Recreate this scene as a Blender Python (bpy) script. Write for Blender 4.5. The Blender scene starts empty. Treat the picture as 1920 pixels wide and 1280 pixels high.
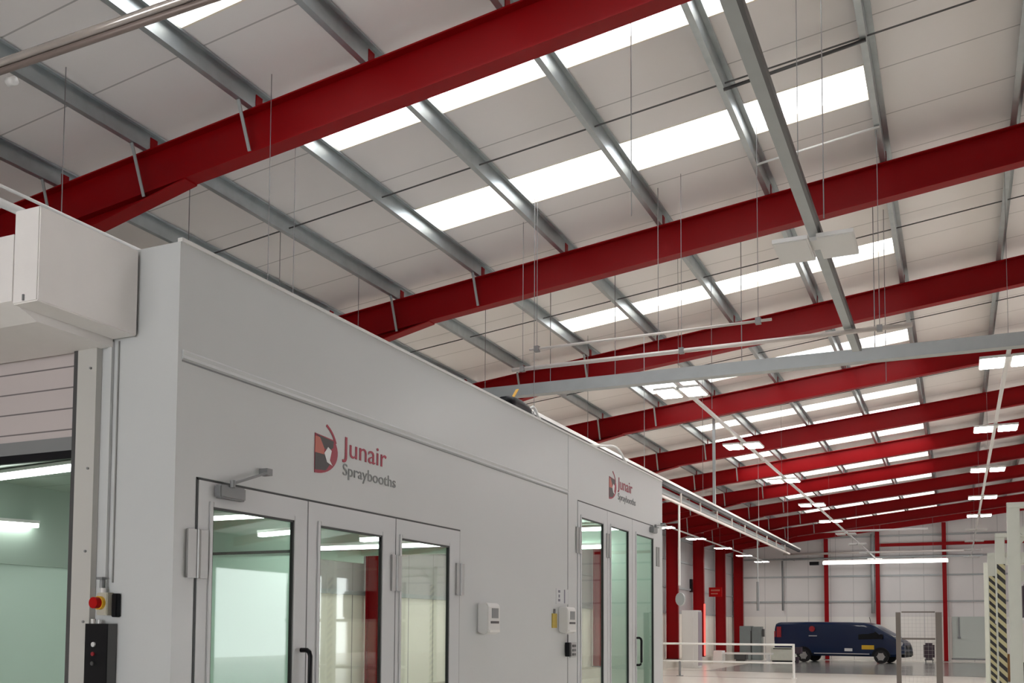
import bpy, bmesh, math, random
from mathutils import Vector, Matrix
random.seed(7)
C = bpy.context.scene.collection
R = math.radians

# ------------------------------------------------------------------ camera
cam_d = bpy.data.cameras.new('camera'); cam = bpy.data.objects.new('camera', cam_d); C.objects.link(cam)
cam_d.sensor_fit = 'HORIZONTAL'; cam_d.sensor_width = 36.0
cam_d.lens = 1859.7 / 1920 * 36.0
cam_d.shift_x = (960 - 948.2) / 1920; cam_d.shift_y = (1069.6 - 640) / 1920
cam_d.clip_start = 0.05; cam_d.clip_end = 300
yaw, pitch, roll = -0.4271, 0.0573, 0.0052
cy, sy, cp, sp, cr, sr = math.cos(yaw), math.sin(yaw), math.cos(pitch), math.sin(pitch), math.cos(roll), math.sin(roll)
A = Matrix(((cy, -sy, 0), (0, 0, -1), (sy, cy, 0)))
B = Matrix(((1, 0, 0), (0, cp, sp), (0, -sp, cp)))
D = Matrix(((cr, -sr, 0), (sr, cr, 0), (0, 0, 1)))
M = D @ B @ A                                   # world -> (right, down, forward)
rows = [M[0], -Vector(M[1]), -Vector(M[2])]
cam.matrix_world = Matrix.Translation((0, 0, 1.6)) @ Matrix((rows[0], rows[1], rows[2])).transposed().to_4x4()
bpy.context.scene.camera = cam

# ------------------------------------------------------------------ world, view
sc = bpy.context.scene
w = bpy.data.worlds.new('overcast_sky'); sc.world = w; w.use_nodes = True
bg = w.node_tree.nodes['Background']; bg.inputs[0].default_value = (0.97, 0.98, 1.0, 1); bg.inputs[1].default_value = 1.9
sc.view_settings.view_transform = 'Standard'; sc.view_settings.look = 'None'
sc.view_settings.exposure = 1.66; sc.view_settings.gamma = 1.0; sc.view_settings.use_curve_mapping = False
sc.cycles.use_denoising = True
sc.cycles.max_bounces = 7; sc.cycles.diffuse_bounces = 4; sc.cycles.glossy_bounces = 3
sc.cycles.transparent_max_bounces = 12; sc.cycles.transmission_bounces = 4
sc.cycles.sample_clamp_indirect = 6.0
sc.cycles.caustics_reflective = False; sc.cycles.caustics_refractive = False

# ------------------------------------------------------------------ materials
def mat(name, col, rough=0.5, metal=0.0, spec=0.5, noise=0.0, nscale=3.0, bump=0.0, coat=0.0):
    m = bpy.data.materials.new(name); m.use_nodes = True
    nt = m.node_tree; p = nt.nodes['Principled BSDF']
    p.inputs['Base Color'].default_value = (*col, 1); p.inputs['Roughness'].default_value = rough
    p.inputs['Metallic'].default_value = metal; p.inputs['Specular IOR Level'].default_value = spec
    if coat: p.inputs['Coat Weight'].default_value = coat
    if noise or bump:
        tc = nt.nodes.new('ShaderNodeTexCoord'); n = nt.nodes.new('ShaderNodeTexNoise')
        n.inputs['Scale'].default_value = nscale; n.inputs['Detail'].default_value = 4
        nt.links.new(tc.outputs['Object'], n.inputs['Vector'])
        if noise:
            mx = nt.nodes.new('ShaderNodeMix'); mx.data_type = 'RGBA'
            mx.inputs[6].default_value = (*[c * (1 - noise) for c in col], 1)
            mx.inputs[7].default_value = (*[min(1, c * (1 + noise)) for c in col], 1)
            nt.links.new(n.outputs['Fac'], mx.inputs[0]); nt.links.new(mx.outputs[2], p.inputs['Base Color'])
        if bump:
            b = nt.nodes.new('ShaderNodeBump'); b.inputs['Strength'].default_value = bump; b.inputs['Distance'].default_value = 0.02
            nt.links.new(n.outputs['Fac'], b.inputs['Height']); nt.links.new(b.outputs['Normal'], p.inputs['Normal'])
    return m

def emit(name, col, s):
    m = bpy.data.materials.new(name); m.use_nodes = True; nt = m.node_tree
    for n in list(nt.nodes):
        if n.type == 'BSDF_PRINCIPLED': nt.nodes.remove(n)
    e = nt.nodes.new('ShaderNodeEmission'); e.inputs[0].default_value = (*col, 1); e.inputs[1].default_value = s
    nt.links.new(e.outputs[0], nt.nodes['Material Output'].inputs[0]); return m

def striped(name, col, line, axis, period, width, rough=0.5, offset=0.0, line2=None, axis2=None, period2=1.0, width2=.02, lowcol=None, lowz=0.0, noise=0.06, bumpy=False):
    """plain sheet with joint lines every `period` metres along one object axis (and a second one), a lower band in its own colour"""
    m = mat(name, col, rough); nt = m.node_tree; p = nt.nodes['Principled BSDF']
    tc = nt.nodes.new('ShaderNodeTexCoord'); sx = nt.nodes.new('ShaderNodeSeparateXYZ'); nt.links.new(tc.outputs['Object'], sx.inputs[0])
    def mth(op, a, b=None):
        n = nt.nodes.new('ShaderNodeMath'); n.operation = op
        for i, v in enumerate((a, b)):
            if v is None: continue
            if isinstance(v, (int, float)): n.inputs[i].default_value = v
            else: nt.links.new(v, n.inputs[i])
        return n.outputs[0]
    def lines(ax, per, wd, off):
        s = mth('ADD', sx.outputs[ax], 1000.0 * per + off)
        f = mth('MODULO', s, per)
        return mth('LESS_THAN', f, wd)
    def mix(fac, a, b):
        n = nt.nodes.new('ShaderNodeMix'); n.data_type = 'RGBA'; nt.links.new(fac, n.inputs[0])
        for i, v in ((6, a), (7, b)):
            if isinstance(v, tuple): n.inputs[i].default_value = (*v, 1)
            else: nt.links.new(v, n.inputs[i])
        return n.outputs[2]
    nz = nt.nodes.new('ShaderNodeTexNoise'); nz.inputs['Scale'].default_value = 0.7; nz.inputs['Detail'].default_value = 5
    nt.links.new(tc.outputs['Object'], nz.inputs['Vector'])
    base = mix(nz.outputs['Fac'], tuple(c * (1 - noise) for c in col), tuple(min(1, c * (1 + noise)) for c in col))
    if lowcol:
        base = mix(mth('LESS_THAN', sx.outputs[2], lowz), base, lowcol)
    base = mix(lines(axis, period, width, offset), base, line)
    if axis2 is not None: base = mix(lines(axis2, period2, width2, 0.0), base, line2 or line)
    nt.links.new(base, p.inputs['Base Color'])
    return m

m_liner = striped('white_liner_sheet', (0.86, 0.82, 0.795), (0.50, 0.47, 0.455), 1, 1.03, 0.018, 0.55, offset=0.3)
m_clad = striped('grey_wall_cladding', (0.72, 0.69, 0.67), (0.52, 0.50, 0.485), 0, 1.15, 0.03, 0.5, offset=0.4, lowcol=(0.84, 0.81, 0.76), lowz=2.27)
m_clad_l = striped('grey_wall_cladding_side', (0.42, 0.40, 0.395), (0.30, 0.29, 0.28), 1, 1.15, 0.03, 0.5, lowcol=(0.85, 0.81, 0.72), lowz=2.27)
m_red = mat('red_steel_paint', (0.27, 0.0006, 0.003), 0.45, spec=0.18, noise=0.12, nscale=0.8)
m_galv = mat('galvanised_steel', (0.42, 0.46, 0.47), 0.38, 0.75, noise=0.18, nscale=6)
m_galv2 = mat('galvanised_dull', (0.40, 0.42, 0.42), 0.5, 0.35, noise=0.1, nscale=5)
m_rod = mat('dark_steel_rod', (0.10, 0.10, 0.10), 0.5, 0.4)
m_wire = mat('suspension_wire', (0.24, 0.23, 0.23), 0.5, 0.3)
m_lip = mat('rooflight_lip_cream', (0.92, 0.84, 0.70), 0.5)
m_white = mat('white_paint', (0.72, 0.71, 0.69), 0.35)
m_cream = mat('cream_paint', (0.68, 0.69, 0.60), 0.42, noise=0.08, nscale=8)
m_booth = mat('booth_white_panel', (0.585, 0.60, 0.60), 0.30, noise=0.025, nscale=1.2)
m_box = mat('shutter_box_white', (0.86, 0.83, 0.81), 0.45, noise=0.05, nscale=5)
m_frame = mat('powder_coated_door_frame', (0.60, 0.61, 0.62), 0.35)
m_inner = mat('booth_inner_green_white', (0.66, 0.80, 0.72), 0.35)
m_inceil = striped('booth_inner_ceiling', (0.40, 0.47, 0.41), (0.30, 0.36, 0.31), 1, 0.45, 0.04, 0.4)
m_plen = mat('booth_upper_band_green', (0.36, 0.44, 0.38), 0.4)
m_gasket = mat('black_gasket', (0.02, 0.022, 0.022), 0.5)
m_black = mat('black_plastic', (0.006, 0.006, 0.008), 0.4, spec=0.2)
m_dgrey = mat('dark_grey_steel', (0.07, 0.07, 0.072), 0.4)
m_mgrey = mat('mid_grey_plastic', (0.22, 0.225, 0.23), 0.45)
m_hinge = mat('brushed_steel_hinge', (0.36, 0.36, 0.35), 0.45, 0.6)
m_slat = striped('shutter_slat_pinkish', (0.56, 0.50, 0.49), (0.16, 0.14, 0.14), 2, 0.118, 0.008, 0.45, offset=0.03)
m_yellow = mat('yellow_plastic', (0.75, 0.42, 0.02), 0.4)
m_tag = mat('yellow_card', (0.50, 0.36, 0.05), 0.6)
m_redb = mat('red_button', (0.42, 0.001, 0.002), 0.4, spec=0.2)
m_strap = mat('yellow_webbing', (0.80, 0.45, 0.08), 0.7)
m_hose = mat('white_hose', (0.80, 0.79, 0.76), 0.4)
m_van = mat('blue_van_paint', (0.001, 0.012, 0.050), 0.3, 0.0, spec=.3, coat=0.15)
m_vglass = mat('dark_van_glass', (0.006, 0.007, 0.008), 0.45, spec=0.15)
m_tyre = mat('rubber_tyre', (0.012, 0.012, 0.012), 0.8)
m_rim = mat('alloy_wheel', (0.45, 0.45, 0.44), 0.35, 0.6)
m_silver = mat('silver_trim', (0.55, 0.56, 0.57), 0.3, 0.5)
m_decred = mat('red_decal', (0.30, 0.01, 0.02), 0.4)
m_decyel = mat('yellow_decal', (0.70, 0.42, 0.02), 0.4)
m_decw = mat('white_decal', (0.7, 0.7, 0.7), 0.4)
m_lred = mat('logo_red', (0.33, 0.012, 0.04), 0.4)
m_lchar = mat('logo_charcoal', (0.035, 0.028, 0.028), 0.4)
m_lsal = mat('logo_salmon', (0.50, 0.13, 0.09), 0.4)
m_lgrey = mat('logo_grey', (0.20, 0.21, 0.21), 0.4)
m_lwht = mat('logo_white', (0.75, 0.76, 0.76), 0.4)
m_conc = mat('concrete_kerb', (0.55, 0.51, 0.45), 0.8, noise=0.1)
m_brown = mat('cardboard_brown', (0.30, 0.15, 0.05), 0.7)
m_bin = mat('grey_green_metal', (0.28, 0.33, 0.33), 0.4, noise=0.12)
m_dark = mat('dark_purple_grey', (0.05, 0.03, 0.045), 0.6)
m_post = mat('bronze_grey_post', (0.14, 0.12, 0.105), 0.5)
m_mesh = mat('thin_guard_wire', (0.45, 0.43, 0.40), 0.5)
e_led = emit('led_panel_lit', (1.0, 0.97, 0.93), 14.0)
e_tube = emit('fluorescent_tube_lit', (0.93, 1.0, 0.95), 3.0)
e_tube2 = emit('bright_tube_lit', (0.93, 1.0, 0.95), 6.5)
e_long = emit('long_strip_light_lit', (1.0, 1.0, 0.97), 2.2)
e_red = emit('red_glow_strip', (1.0, 0.10, 0.08), .6)

def hazard():
    m = mat('black_yellow_hazard_tape', (0.7, 0.6, 0.2), 0.5); nt = m.node_tree; p = nt.nodes['Principled BSDF']
    tc = nt.nodes.new('ShaderNodeTexCoord'); sx = nt.nodes.new('ShaderNodeSeparateXYZ'); nt.links.new(tc.outputs['Object'], sx.inputs[0])
    a = nt.nodes.new('ShaderNodeMath'); a.operation = 'MULTIPLY_ADD'; nt.links.new(sx.outputs[0], a.inputs[0]); a.inputs[1].default_value = 1.0; nt.links.new(sx.outputs[2], a.inputs[2])
    b = nt.nodes.new('ShaderNodeMath'); b.operation = 'MODULO'; nt.links.new(a.outputs[0], b.inputs[0]); b.inputs[1].default_value = 0.10
    c = nt.nodes.new('ShaderNodeMath'); c.operation = 'GREATER_THAN'; nt.links.new(b.outputs[0], c.inputs[0]); c.inputs[1].default_value = 0.05
    mx = nt.nodes.new('ShaderNodeMix'); mx.data_type = 'RGBA'; nt.links.new(c.outputs[0], mx.inputs[0])
    mx.inputs[6].default_value = (0.60, 0.54, 0.30, 1); mx.inputs[7].default_value = (0.02, 0.017, 0.017, 1)
    nt.links.new(mx.outputs[2], p.inputs['Base Color']); return m
m_haz = hazard()

def glass(name, tint, gloss=0.05):
    m = bpy.data.materials.new(name); m.use_nodes = True; nt = m.node_tree
    for n in list(nt.nodes):
        if n.type == 'BSDF_PRINCIPLED': nt.nodes.remove(n)
    t = nt.nodes.new('ShaderNodeBsdfTransparent'); t.inputs[0].default_value = (*tint, 1)
    g = nt.nodes.new('ShaderNodeBsdfGlossy'); g.inputs['Roughness'].default_value = 0.02
    fr = nt.nodes.new('ShaderNodeLayerWeight'); fr.inputs[0].default_value = 0.5
    pw = nt.nodes.new('ShaderNodeMath'); pw.operation = 'POWER'; nt.links.new(fr.outputs['Facing'], pw.inputs[0]); pw.inputs[1].default_value = 4.0
    mt = nt.nodes.new('ShaderNodeMath'); mt.operation = 'MULTIPLY_ADD'; nt.links.new(pw.outputs[0], mt.inputs[0]); mt.inputs[1].default_value = 0.7; mt.inputs[2].default_value = gloss
    mx = nt.nodes.new('ShaderNodeMixShader'); nt.links.new(mt.outputs[0], mx.inputs[0])
    nt.links.new(t.outputs[0], mx.inputs[1]); nt.links.new(g.outputs[0], mx.inputs[2])
    nt.links.new(mx.outputs[0], nt.nodes['Material Output'].inputs[0]); return m
m_glass = glass('door_glass', (0.86, 0.93, 0.89))
m_roofl = glass('translucent_rooflight_sheet', (0.95, 0.96, 0.97), 0.03)

def floor_mat():
    m = mat('polished_concrete_floor', (0.62, 0.585, 0.53), 0.22); nt = m.node_tree; p = nt.nodes['Principled BSDF']
    tc = nt.nodes.new('ShaderNodeTexCoord'); n = nt.nodes.new('ShaderNodeTexNoise'); n.inputs['Scale'].default_value = 0.35; n.inputs['Detail'].default_value = 6
    nt.links.new(tc.outputs['Object'], n.inputs['Vector'])
    mx = nt.nodes.new('ShaderNodeMix'); mx.data_type = 'RGBA'; nt.links.new(n.outputs['Fac'], mx.inputs[0])
    mx.inputs[6].default_value = (0.74, 0.69, 0.61, 1); mx.inputs[7].default_value = (0.84, 0.80, 0.73, 1)
    nt.links.new(mx.outputs[2], p.inputs['Base Color']); return m
m_floor = floor_mat()
m_fgrey = mat('grey_floor_paint', (0.30, 0.30, 0.285), 0.16, noise=0.1, nscale=1.0)
m_line = mat('dark_floor_joint', (0.16, 0.15, 0.14), 0.6)

# ------------------------------------------------------------------ builders
def link(o, parent=None):
    C.objects.link(o)
    if parent: o.parent = parent
    return o
def origin(p):
    v = Vector((0, 0, 0))
    while p: v += p.location; p = p.parent
    return v
class MB:
    """collects simple solids (in world metres) and links them as one mesh"""
    def __init__(s): s.v = []; s.f = []
    def quad_solid(s, pts8):
        b = len(s.v); s.v += [tuple(p) for p in pts8]
        s.f += [tuple(b + i for i in q) for q in ((0, 3, 2, 1), (4, 5, 6, 7), (0, 1, 5, 4), (1, 2, 6, 5), (2, 3, 7, 6), (3, 0, 4, 7))]
        return s
    def box(s, x0, x1, y0, y1, z0, z1):
        if x0 > x1: x0, x1 = x1, x0
        if y0 > y1: y0, y1 = y1, y0
        if z0 > z1: z0, z1 = z1, z0
        return s.quad_solid([(x0, y0, z0), (x1, y0, z0), (x1, y1, z0), (x0, y1, z0), (x0, y0, z1), (x1, y0, z1), (x1, y1, z1), (x0, y1, z1)])
    def prism_y(s, poly, y0, y1):     # polygon in XZ extruded along Y
        b = len(s.v); n = len(poly)
        s.v += [(x, y0, z) for x, z in poly] + [(x, y1, z) for x, z in poly]
        s.f += [tuple(b + i for i in range(n)), tuple(b + n + i for i in reversed(range(n)))]
        s.f += [(b + i, b + n + i, b + n + (i + 1) % n, b + (i + 1) % n) for i in range(n)]
        return s
    def prism_x(s, poly, x0, x1):     # polygon in YZ extruded along X
        b = len(s.v); n = len(poly)
        s.v += [(x0, y, z) for y, z in poly] + [(x1, y, z) for y, z in poly]
        s.f += [tuple(b + i for i in reversed(range(n))), tuple(b + n + i for i in range(n))]
        s.f += [(b + i, b + (i + 1) % n, b + n + (i + 1) % n, b + n + i) for i in range(n)]
        return s
    def tube(s, pts, r, n=8):
        pts = [Vector(p) for p in pts]; b = len(s.v)
        for k, p in enumerate(pts):
            d = (pts[min(k + 1, len(pts) - 1)] - pts[max(k - 1, 0)]).normalized()
            u = d.cross(Vector((0, 0, 1)) if abs(d.z) < .9 else Vector((1, 0, 0))).normalized(); v = d.cross(u)
            s.v += [tuple(p + r * (math.cos(2 * math.pi * i / n) * u + math.sin(2 * math.pi * i / n) * v)) for i in range(n)]
        for k in range(len(pts) - 1):
            for i in range(n):
                j = (i + 1) % n; a = b + k * n
                s.f.append((a + i, a + n + i, a + n + j, a + j))
        s.f.append(tuple(b + i for i in range(n))); e = b + (len(pts) - 1) * n
        s.f.append(tuple(e + i for i in reversed(range(n))))
        return s
    def bar(s, p, q, wd, ht):          # rectangular bar from p to q
        p = Vector(p); q = Vector(q); d = (q - p).normalized()
        u = d.cross(Vector((0, 0, 1)) if abs(d.z) < .9 else Vector((0, 1, 0))).normalized() * wd / 2; v = d.cross(u).normalized() * ht / 2
        return s.quad_solid([p - u - v, p + u - v, p + u + v, p - u + v, q - u - v, q + u - v, q + u + v, q - u + v])
    def disc_y(s, x, z, r, y0, y1, n=24, r2=None):
        return s.prism_y([(x + r * math.cos(2 * math.pi * i / n), z + (r2 or r) * math.sin(2 * math.pi * i / n)) for i in range(n)], y0, y1)
    def build(s, name, m, parent=None, bevel=0.0, smooth=False):
        o0 = origin(parent)
        me = bpy.data.meshes.new(name); me.from_pydata([tuple(Vector(v) - o0) for v in s.v], [], s.f)
        bm = bmesh.new(); bm.from_mesh(me); bmesh.ops.recalc_face_normals(bm, faces=bm.faces)
        if bevel: bmesh.ops.bevel(bm, geom=list(bm.edges), offset=bevel, segments=2, affect='EDGES', clamp_overlap=True)
        bm.to_mesh(me); bm.free()
        me.materials.append(m)
        if smooth:
            for p in me.polygons: p.use_smooth = True
        return link(bpy.data.objects.new(name, me), parent)

def tag(o, label, cat, group=None, kind=None):
    o['label'] = label; o['category'] = cat
    if group: o['group'] = group
    if kind: o['kind'] = kind
    return o
def thing(name, loc, label, cat, group=None):
    e = bpy.data.objects.new(name, None); e.location = loc; e.empty_display_size = .2; link(e)
    return tag(e, label, cat, group)
def struct(o, label=None):
    o['kind'] = 'structure'
    if label: o['label'] = label
    return o
def copy_tree(o, parent=None, loc=None):
    c = o.copy(); C.objects.link(c); c.parent = parent
    if loc is not None: c.location = loc
    for ch in list(o.children): copy_tree(ch, c)
    return c
def text_mesh(name, txt, m, parent, y0, z0, width, height, x, dy=0.0):
    """lettering lying on a wall that faces +X; width and height in metres"""
    cu = bpy.data.curves.new(name, 'FONT'); cu.body = txt; cu.extrude = 0.0; cu.size = 1.0
    t = bpy.data.objects.new(name, cu); C.objects.link(t)
    dg = bpy.context.evaluated_depsgraph_get(); me = bpy.data.meshes.new_from_object(t.evaluated_get(dg))
    bpy.data.objects.remove(t)
    xs = [v.co.x for v in me.vertices]; ys = [v.co.y for v in me.vertices]
    sx_, sy_ = width / (max(xs) - min(xs)), height
    o0 = origin(parent)
    for v in me.vertices:
        v.co = Vector((x, y0 + (v.co.x - min(xs)) * sx_, z0 + v.co.y * sy_)) - o0
    me.name = name; me.materials.clear(); me.materials.append(m)
    bm = bmesh.new(); bm.from_mesh(me); r = bmesh.ops.extrude_face_region(bm, geom=list(bm.faces))
    bmesh.ops.translate(bm, verts=[g for g in r['geom'] if isinstance(g, bmesh.types.BMVert)], vec=(0.003, 0, 0))
    bmesh.ops.recalc_face_normals(bm, faces=bm.faces)
    bm.to_mesh(me); bm.free()
    return link(bpy.data.objects.new(name, me), parent)

# ------------------------------------------------------------------ roof geometry
SL = 0.1145; XR = 8.0
def zt(x):                                   # top of the rafters at x
    return 7.4 + SL * (x + .74) if x <= XR else 7.4 + SL * (XR + .74) - SL * (x - XR)
RY = [7.78, 12.96, 17.69, 22.44, 27.5, 31.9, 36.5, 41.2, 45.9, 50.6]
XL, XW, YF, YB = -10.72, -11.32, -8.0, 55.45
XE = 27.0
PUR = [-10.25, -8.97, -7.68, -6.30, -4.98, -3.56, -2.12, -0.71, 0.74, 2.15, 3.6, 5.0, 6.4, 7.85]
PD = 0.19

# floor
struct(MB().box(XW, XE, YF, YB, -.2, 0).build('floor', m_floor))
# painted walkway and joint lines lie in the floor plane
fp = MB().box(-8.8, 6.0, 37.7, 53.6, 0, .004).build('floor_painted_zone', m_fgrey); struct(fp)
fj = MB().box(-10.4, -4.9, 33.0, 33.05, 0, .004).box(-10.4, 6, 37.62, 37.66, 0, .004).build('floor_joint', m_line); struct(fj)

# skylight strips: (y0, y1) in the liner plane
SKY = [(5.75, 6.62), (8.30, 9.13), (10.86, 11.60), (15.95, 16.62), (21.0, 21.85), (25.9, 26.6), (30.95, 31.75), (35.95, 36.8), (41.0, 41.85), (46.4, 47.2), (51.6, 52.3)]
SKY2 = [(28.0, 28.75)]
SX0, SX1 = -6.26, -0.80
def ceiling():
    ys = sorted(set([YF, YB] + [v for s in SKY + SKY2 for v in s])); xs = [XW, SX0, SX1, XR]
    m = MB()
    def q(x0, x1, y0, y1, dz):
        b = len(m.v); m.v += [(x0, y0, zt(x0) + PD + dz), (x1, y0, zt(x1) + PD + dz), (x1, y1, zt(x1) + PD + dz), (x0, y1, zt(x0) + PD + dz)]; m.f.append((b, b + 1, b + 2, b + 3))
    for i in range(len(ys) - 1):
        hole = (ys[i], ys[i + 1]) in SKY + SKY2; hole_r = (ys[i], ys[i + 1]) in SKY[3:]
        for x0, x1 in ((XW, SX0), (SX0, SX1), (SX1, XR), (XR, XR + 8.8), (XR + 8.8, XR + 14.26), (XR + 14.26, XE)):
            if (hole and x0 == SX0) or (hole_r and x0 == XR + 8.8): continue
            q(x0, x1, ys[i], ys[i + 1], 0)
    o = m.build('ceiling', m_liner); return struct(o)
ceiling()
for k, (y0, y1, SX0, SX1) in enumerate([(a, b, SX0, SX1) for a, b in SKY + SKY2] + [(a, b, XR + 8.8, XR + 14.26) for a, b in SKY[3:]]):  # mirrored rooflights on the far slope are out of view, added for light
    e = bpy.data.objects.new('window_%d' % (k + 1), None); e.location = ((SX0 + SX1) / 2, (y0 + y1) / 2, zt((SX0 + SX1) / 2) + PD); link(e); struct(e)
    fr = MB()
    def slab(x0, x1, a, b, d0, d1):
        fr.quad_solid([(x0, a, zt(x0) + PD + d0), (x1, a, zt(x1) + PD + d0), (x1, b, zt(x1) + PD + d0), (x0, b, zt(x0) + PD + d0), (x0, a, zt(x0) + PD + d1), (x1, a, zt(x1) + PD + d1), (x1, b, zt(x1) + PD + d1), (x0, b, zt(x0) + PD + d1)])
    slab(SX0 - .03, SX1 + .03, y1, y1 + .02, -.004, .09); slab(SX0 - .03, SX1 + .03, y0 - .02, y0, -.004, .09)
    slab(SX0 - .03, SX0, y0, y1, -.004, .09); slab(SX1, SX1 + .03, y0, y1, -.004, .09)
    fr.build('window_frame', m_lip, e)
    p = MB(); z0, z1 = zt(SX0) + PD + .085, zt(SX1) + PD + .085
    p.v += [(SX0, y0, z0), (SX1, y0, z1), (SX1, y1, z1), (SX0, y1, z0)]; p.f.append((0, 1, 2, 3))
    p.build('window_pane', m_roofl, e)

# walls
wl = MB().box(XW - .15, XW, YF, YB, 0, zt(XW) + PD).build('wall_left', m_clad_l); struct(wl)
wb = MB().prism_y([(XW - .15, 0), (XE, 0), (XE, zt(XE) + PD), (XR, zt(XR) + PD), (XW - .15, zt(XW) + PD)], YB, YB + .15).build('wall_back', m_clad); struct(wb)
struct(MB().box(XW, XL + .05, YF, 54.9, 0, .3).build('baseboard_left', m_conc), 'low concrete kerb along the left wall')
for k, z in enumerate([3.07, 4.42, 5.4, 6.5]):
    struct(MB().box(XW, XE, YB - .06, YB, z - .045, z + .045).build('trim_%d' % (k + 1), m_galv2), 'grey sheeting rail on the back wall at height %s of four' % ['one', 'two', 'three', 'four'][k])
for k, z in enumerate([2.3, 3.4, 4.6, 5.6]):
    struct(MB().box(XW, XW + .06, YF, YB - .07, z - .045, z + .045).build('trim_%d' % (k + 5), m_galv2), 'grey sheeting rail on the left wall at height %s of four' % ['one', 'two', 'three', 'four'][k])
struct(MB().box(-3.75, 12, YB - .26, YB - .10, 5.93, 6.09).build('trim_9', m_red), 'red horizontal beam high on the back wall')
wr = MB().box(XE, XE + .15, YF, YB, 4.6, zt(XE) + PD).box(XE, XE + .15, YF, 15, 0, 4.6).box(XE, XE + .15, 26, 30, 0, 4.6).box(XE, XE + .15, 52, YB, 0, 4.6).build('wall_right', m_clad_l); struct(wr)  # unseen wall; its openings are placed to light the far end
wf = MB().box(XW, XE, YF - .15, YF, 3.7, zt(XW) + PD).box(XW, -6.5, YF - .15, YF, 0, 3.7).box(1.0, XE, YF - .15, YF, 0, 3.7).prism_y([(XW, zt(XW) + PD), (XR, zt(XR) + PD), (XE, zt(XE) + PD)], YF - .15, YF).build('wall_front', m_clad); struct(wf)  # unseen wall; its low opening is shaped to light the booth front
d1 = MB().box(-.25, 1.6, YB - .05, YB - .005, .18, 2.28).build('door_1', mat('pale_green_grey_door', (0.50, 0.54, 0.50), 0.45)); struct(d1)
MB().box(.04, .10, YB - .09, YB - .05, 1.2, 2.25).box(.0, .14, YB - .10, YB - .05, 1.16, 1.26).build('door_handle', m_mgrey, d1)
MB().box(-.3, 1.65, YB - .06, YB - .01, .10, .17).build('door_threshold', m_mgrey, d1)

# ------------------------------------------------------------------ portal frames
ordn = ['first', 'second', 'third', 'fourth', 'fifth', 'sixth', 'seventh', 'eighth', 'ninth', 'tenth']
RD = 0.46; FW = 0.18; FT = 0.016
def rafter_tree(y):
    e = thing('roof_rafter', (XL, y, zt(XL)), 'x', 'rafter', 'red portal roof rafters')
    m = MB()
    pts = [XL, XR, XE]
    for a, b in ((XL, XR), (XR, XE)):
        def s4(y0, y1, t0, t1):
            m.quad_solid([(a, y0, zt(a) - t1), (b, y0, zt(b) - t1), (b, y1, zt(b) - t1), (a, y1, zt(a) - t1), (a, y0, zt(a) - t0), (b, y0, zt(b) - t0), (b, y1, zt(b) - t0), (a, y1, zt(a) - t0)])
        s4(y - FW / 2, y + FW / 2, 0, FT); s4(y - FW / 2, y + FW / 2, RD - FT, RD); s4(y - .006, y + .006, FT, RD - FT)
    m.build('beam', m_red, e)
    h = MB(); xa, xb = -7.15, XL; da, db = RD, .83
    h.prism_y([(xa, zt(xa) - da), (xb, zt(xb) - db), (xb, zt(xb) - RD)], y - .006, y + .006)
    h.quad_solid([(xa, y - FW / 2, zt(xa) - da - FT), (xb, y - FW / 2, zt(xb) - db - FT), (xb, y + FW / 2, zt(xb) - db - FT), (xa, y + FW / 2, zt(xa) - da - FT),
                  (xa, y - FW / 2, zt(xa) - da), (xb, y - FW / 2, zt(xb) - db), (xb, y + FW / 2, zt(xb) - db), (xa, y + FW / 2, zt(xa) - da)])
    h.build('haunch', m_red, e)
    for x in PUR[:4]:
        dep = RD if x > -7.2 else RD + (.83 - RD) * (-7.15 - x) / 3.35
        MB().bar((x - .03, y - .27, zt(x) + .0), (x - .03, y - FW / 2 + .005, zt(x) - dep + .02), .035, .012).build('fly_brace', m_galv2, e)
    for x in PUR[:12]:
        MB().box(x + .005, x + .012, y - .05, y + .05, zt(x), zt(x) + .15).build('purlin_cleat', m_red, e)
    return e
r0 = rafter_tree(RY[0])
for i, y in enumerate(RY):
    o = r0 if i == 0 else copy_tree(r0, None, (XL, y, zt(XL)))
    lab = {0: 'deep red steel rafter nearest the camera, sweeping across the top of the view', 9: 'last red steel rafter, closest to the far gable wall'}.get(i, 'red steel roof rafter, %s one counted away from the camera' % ordn[i])
    o['label'] = lab
# end frame against the gable
ge = thing('gable_rafter', (XL, YB - .3, zt(XL)), 'red rafter lying along the top of the far gable wall', 'rafter')
MB().prism_y([(XL, zt(XL)), (XR, zt(XR)), (XR, zt(XR) - .3), (XL, zt(XL) - .3)], YB - .32, YB - .2).prism_y([(XR, zt(XR)), (XE, zt(XE)), (XE, zt(XE) - .3), (XR, zt(XR) - .3)], YB - .32, YB - .2).build('beam', m_red, ge)
# columns on the left
def column(y):
    e = thing('wall_column', (XL - .25, y, .3), 'x', 'column', 'red columns along the left wall')
    ztop = zt(XL) - .2
    MB().box(XL - .5, XL - .484, y - .09, y + .09, .3, ztop).box(XL - .016, XL, y - .09, y + .09, .3, ztop).box(XL - .484, XL - .016, y - .006, y + .006, .3, ztop).build('column_shaft', m_red, e)
    MB().box(XL - .52, XL + .02, y - .13, y + .13, .3, .325).build('base_plate', m_dgrey, e)
    return e
c0 = column(RY[0])
for i, y in enumerate(RY):
    o = c0 if i == 0 else copy_tree(c0, None, (XL - .25, y, .3))
    o['label'] = {8: 'red steel wall column just right of the tall white cabinet', 9: 'last red wall column before the far left corner'}.get(i, 'red steel column on the left wall under the %s rafter' % ordn[i])
ce = copy_tree(c0, None, (XL - .25, YB - .3, .3)); ce['label'] = 'red corner column where the left and gable walls meet'; ce['group'] = ''
del ce['group']
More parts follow.
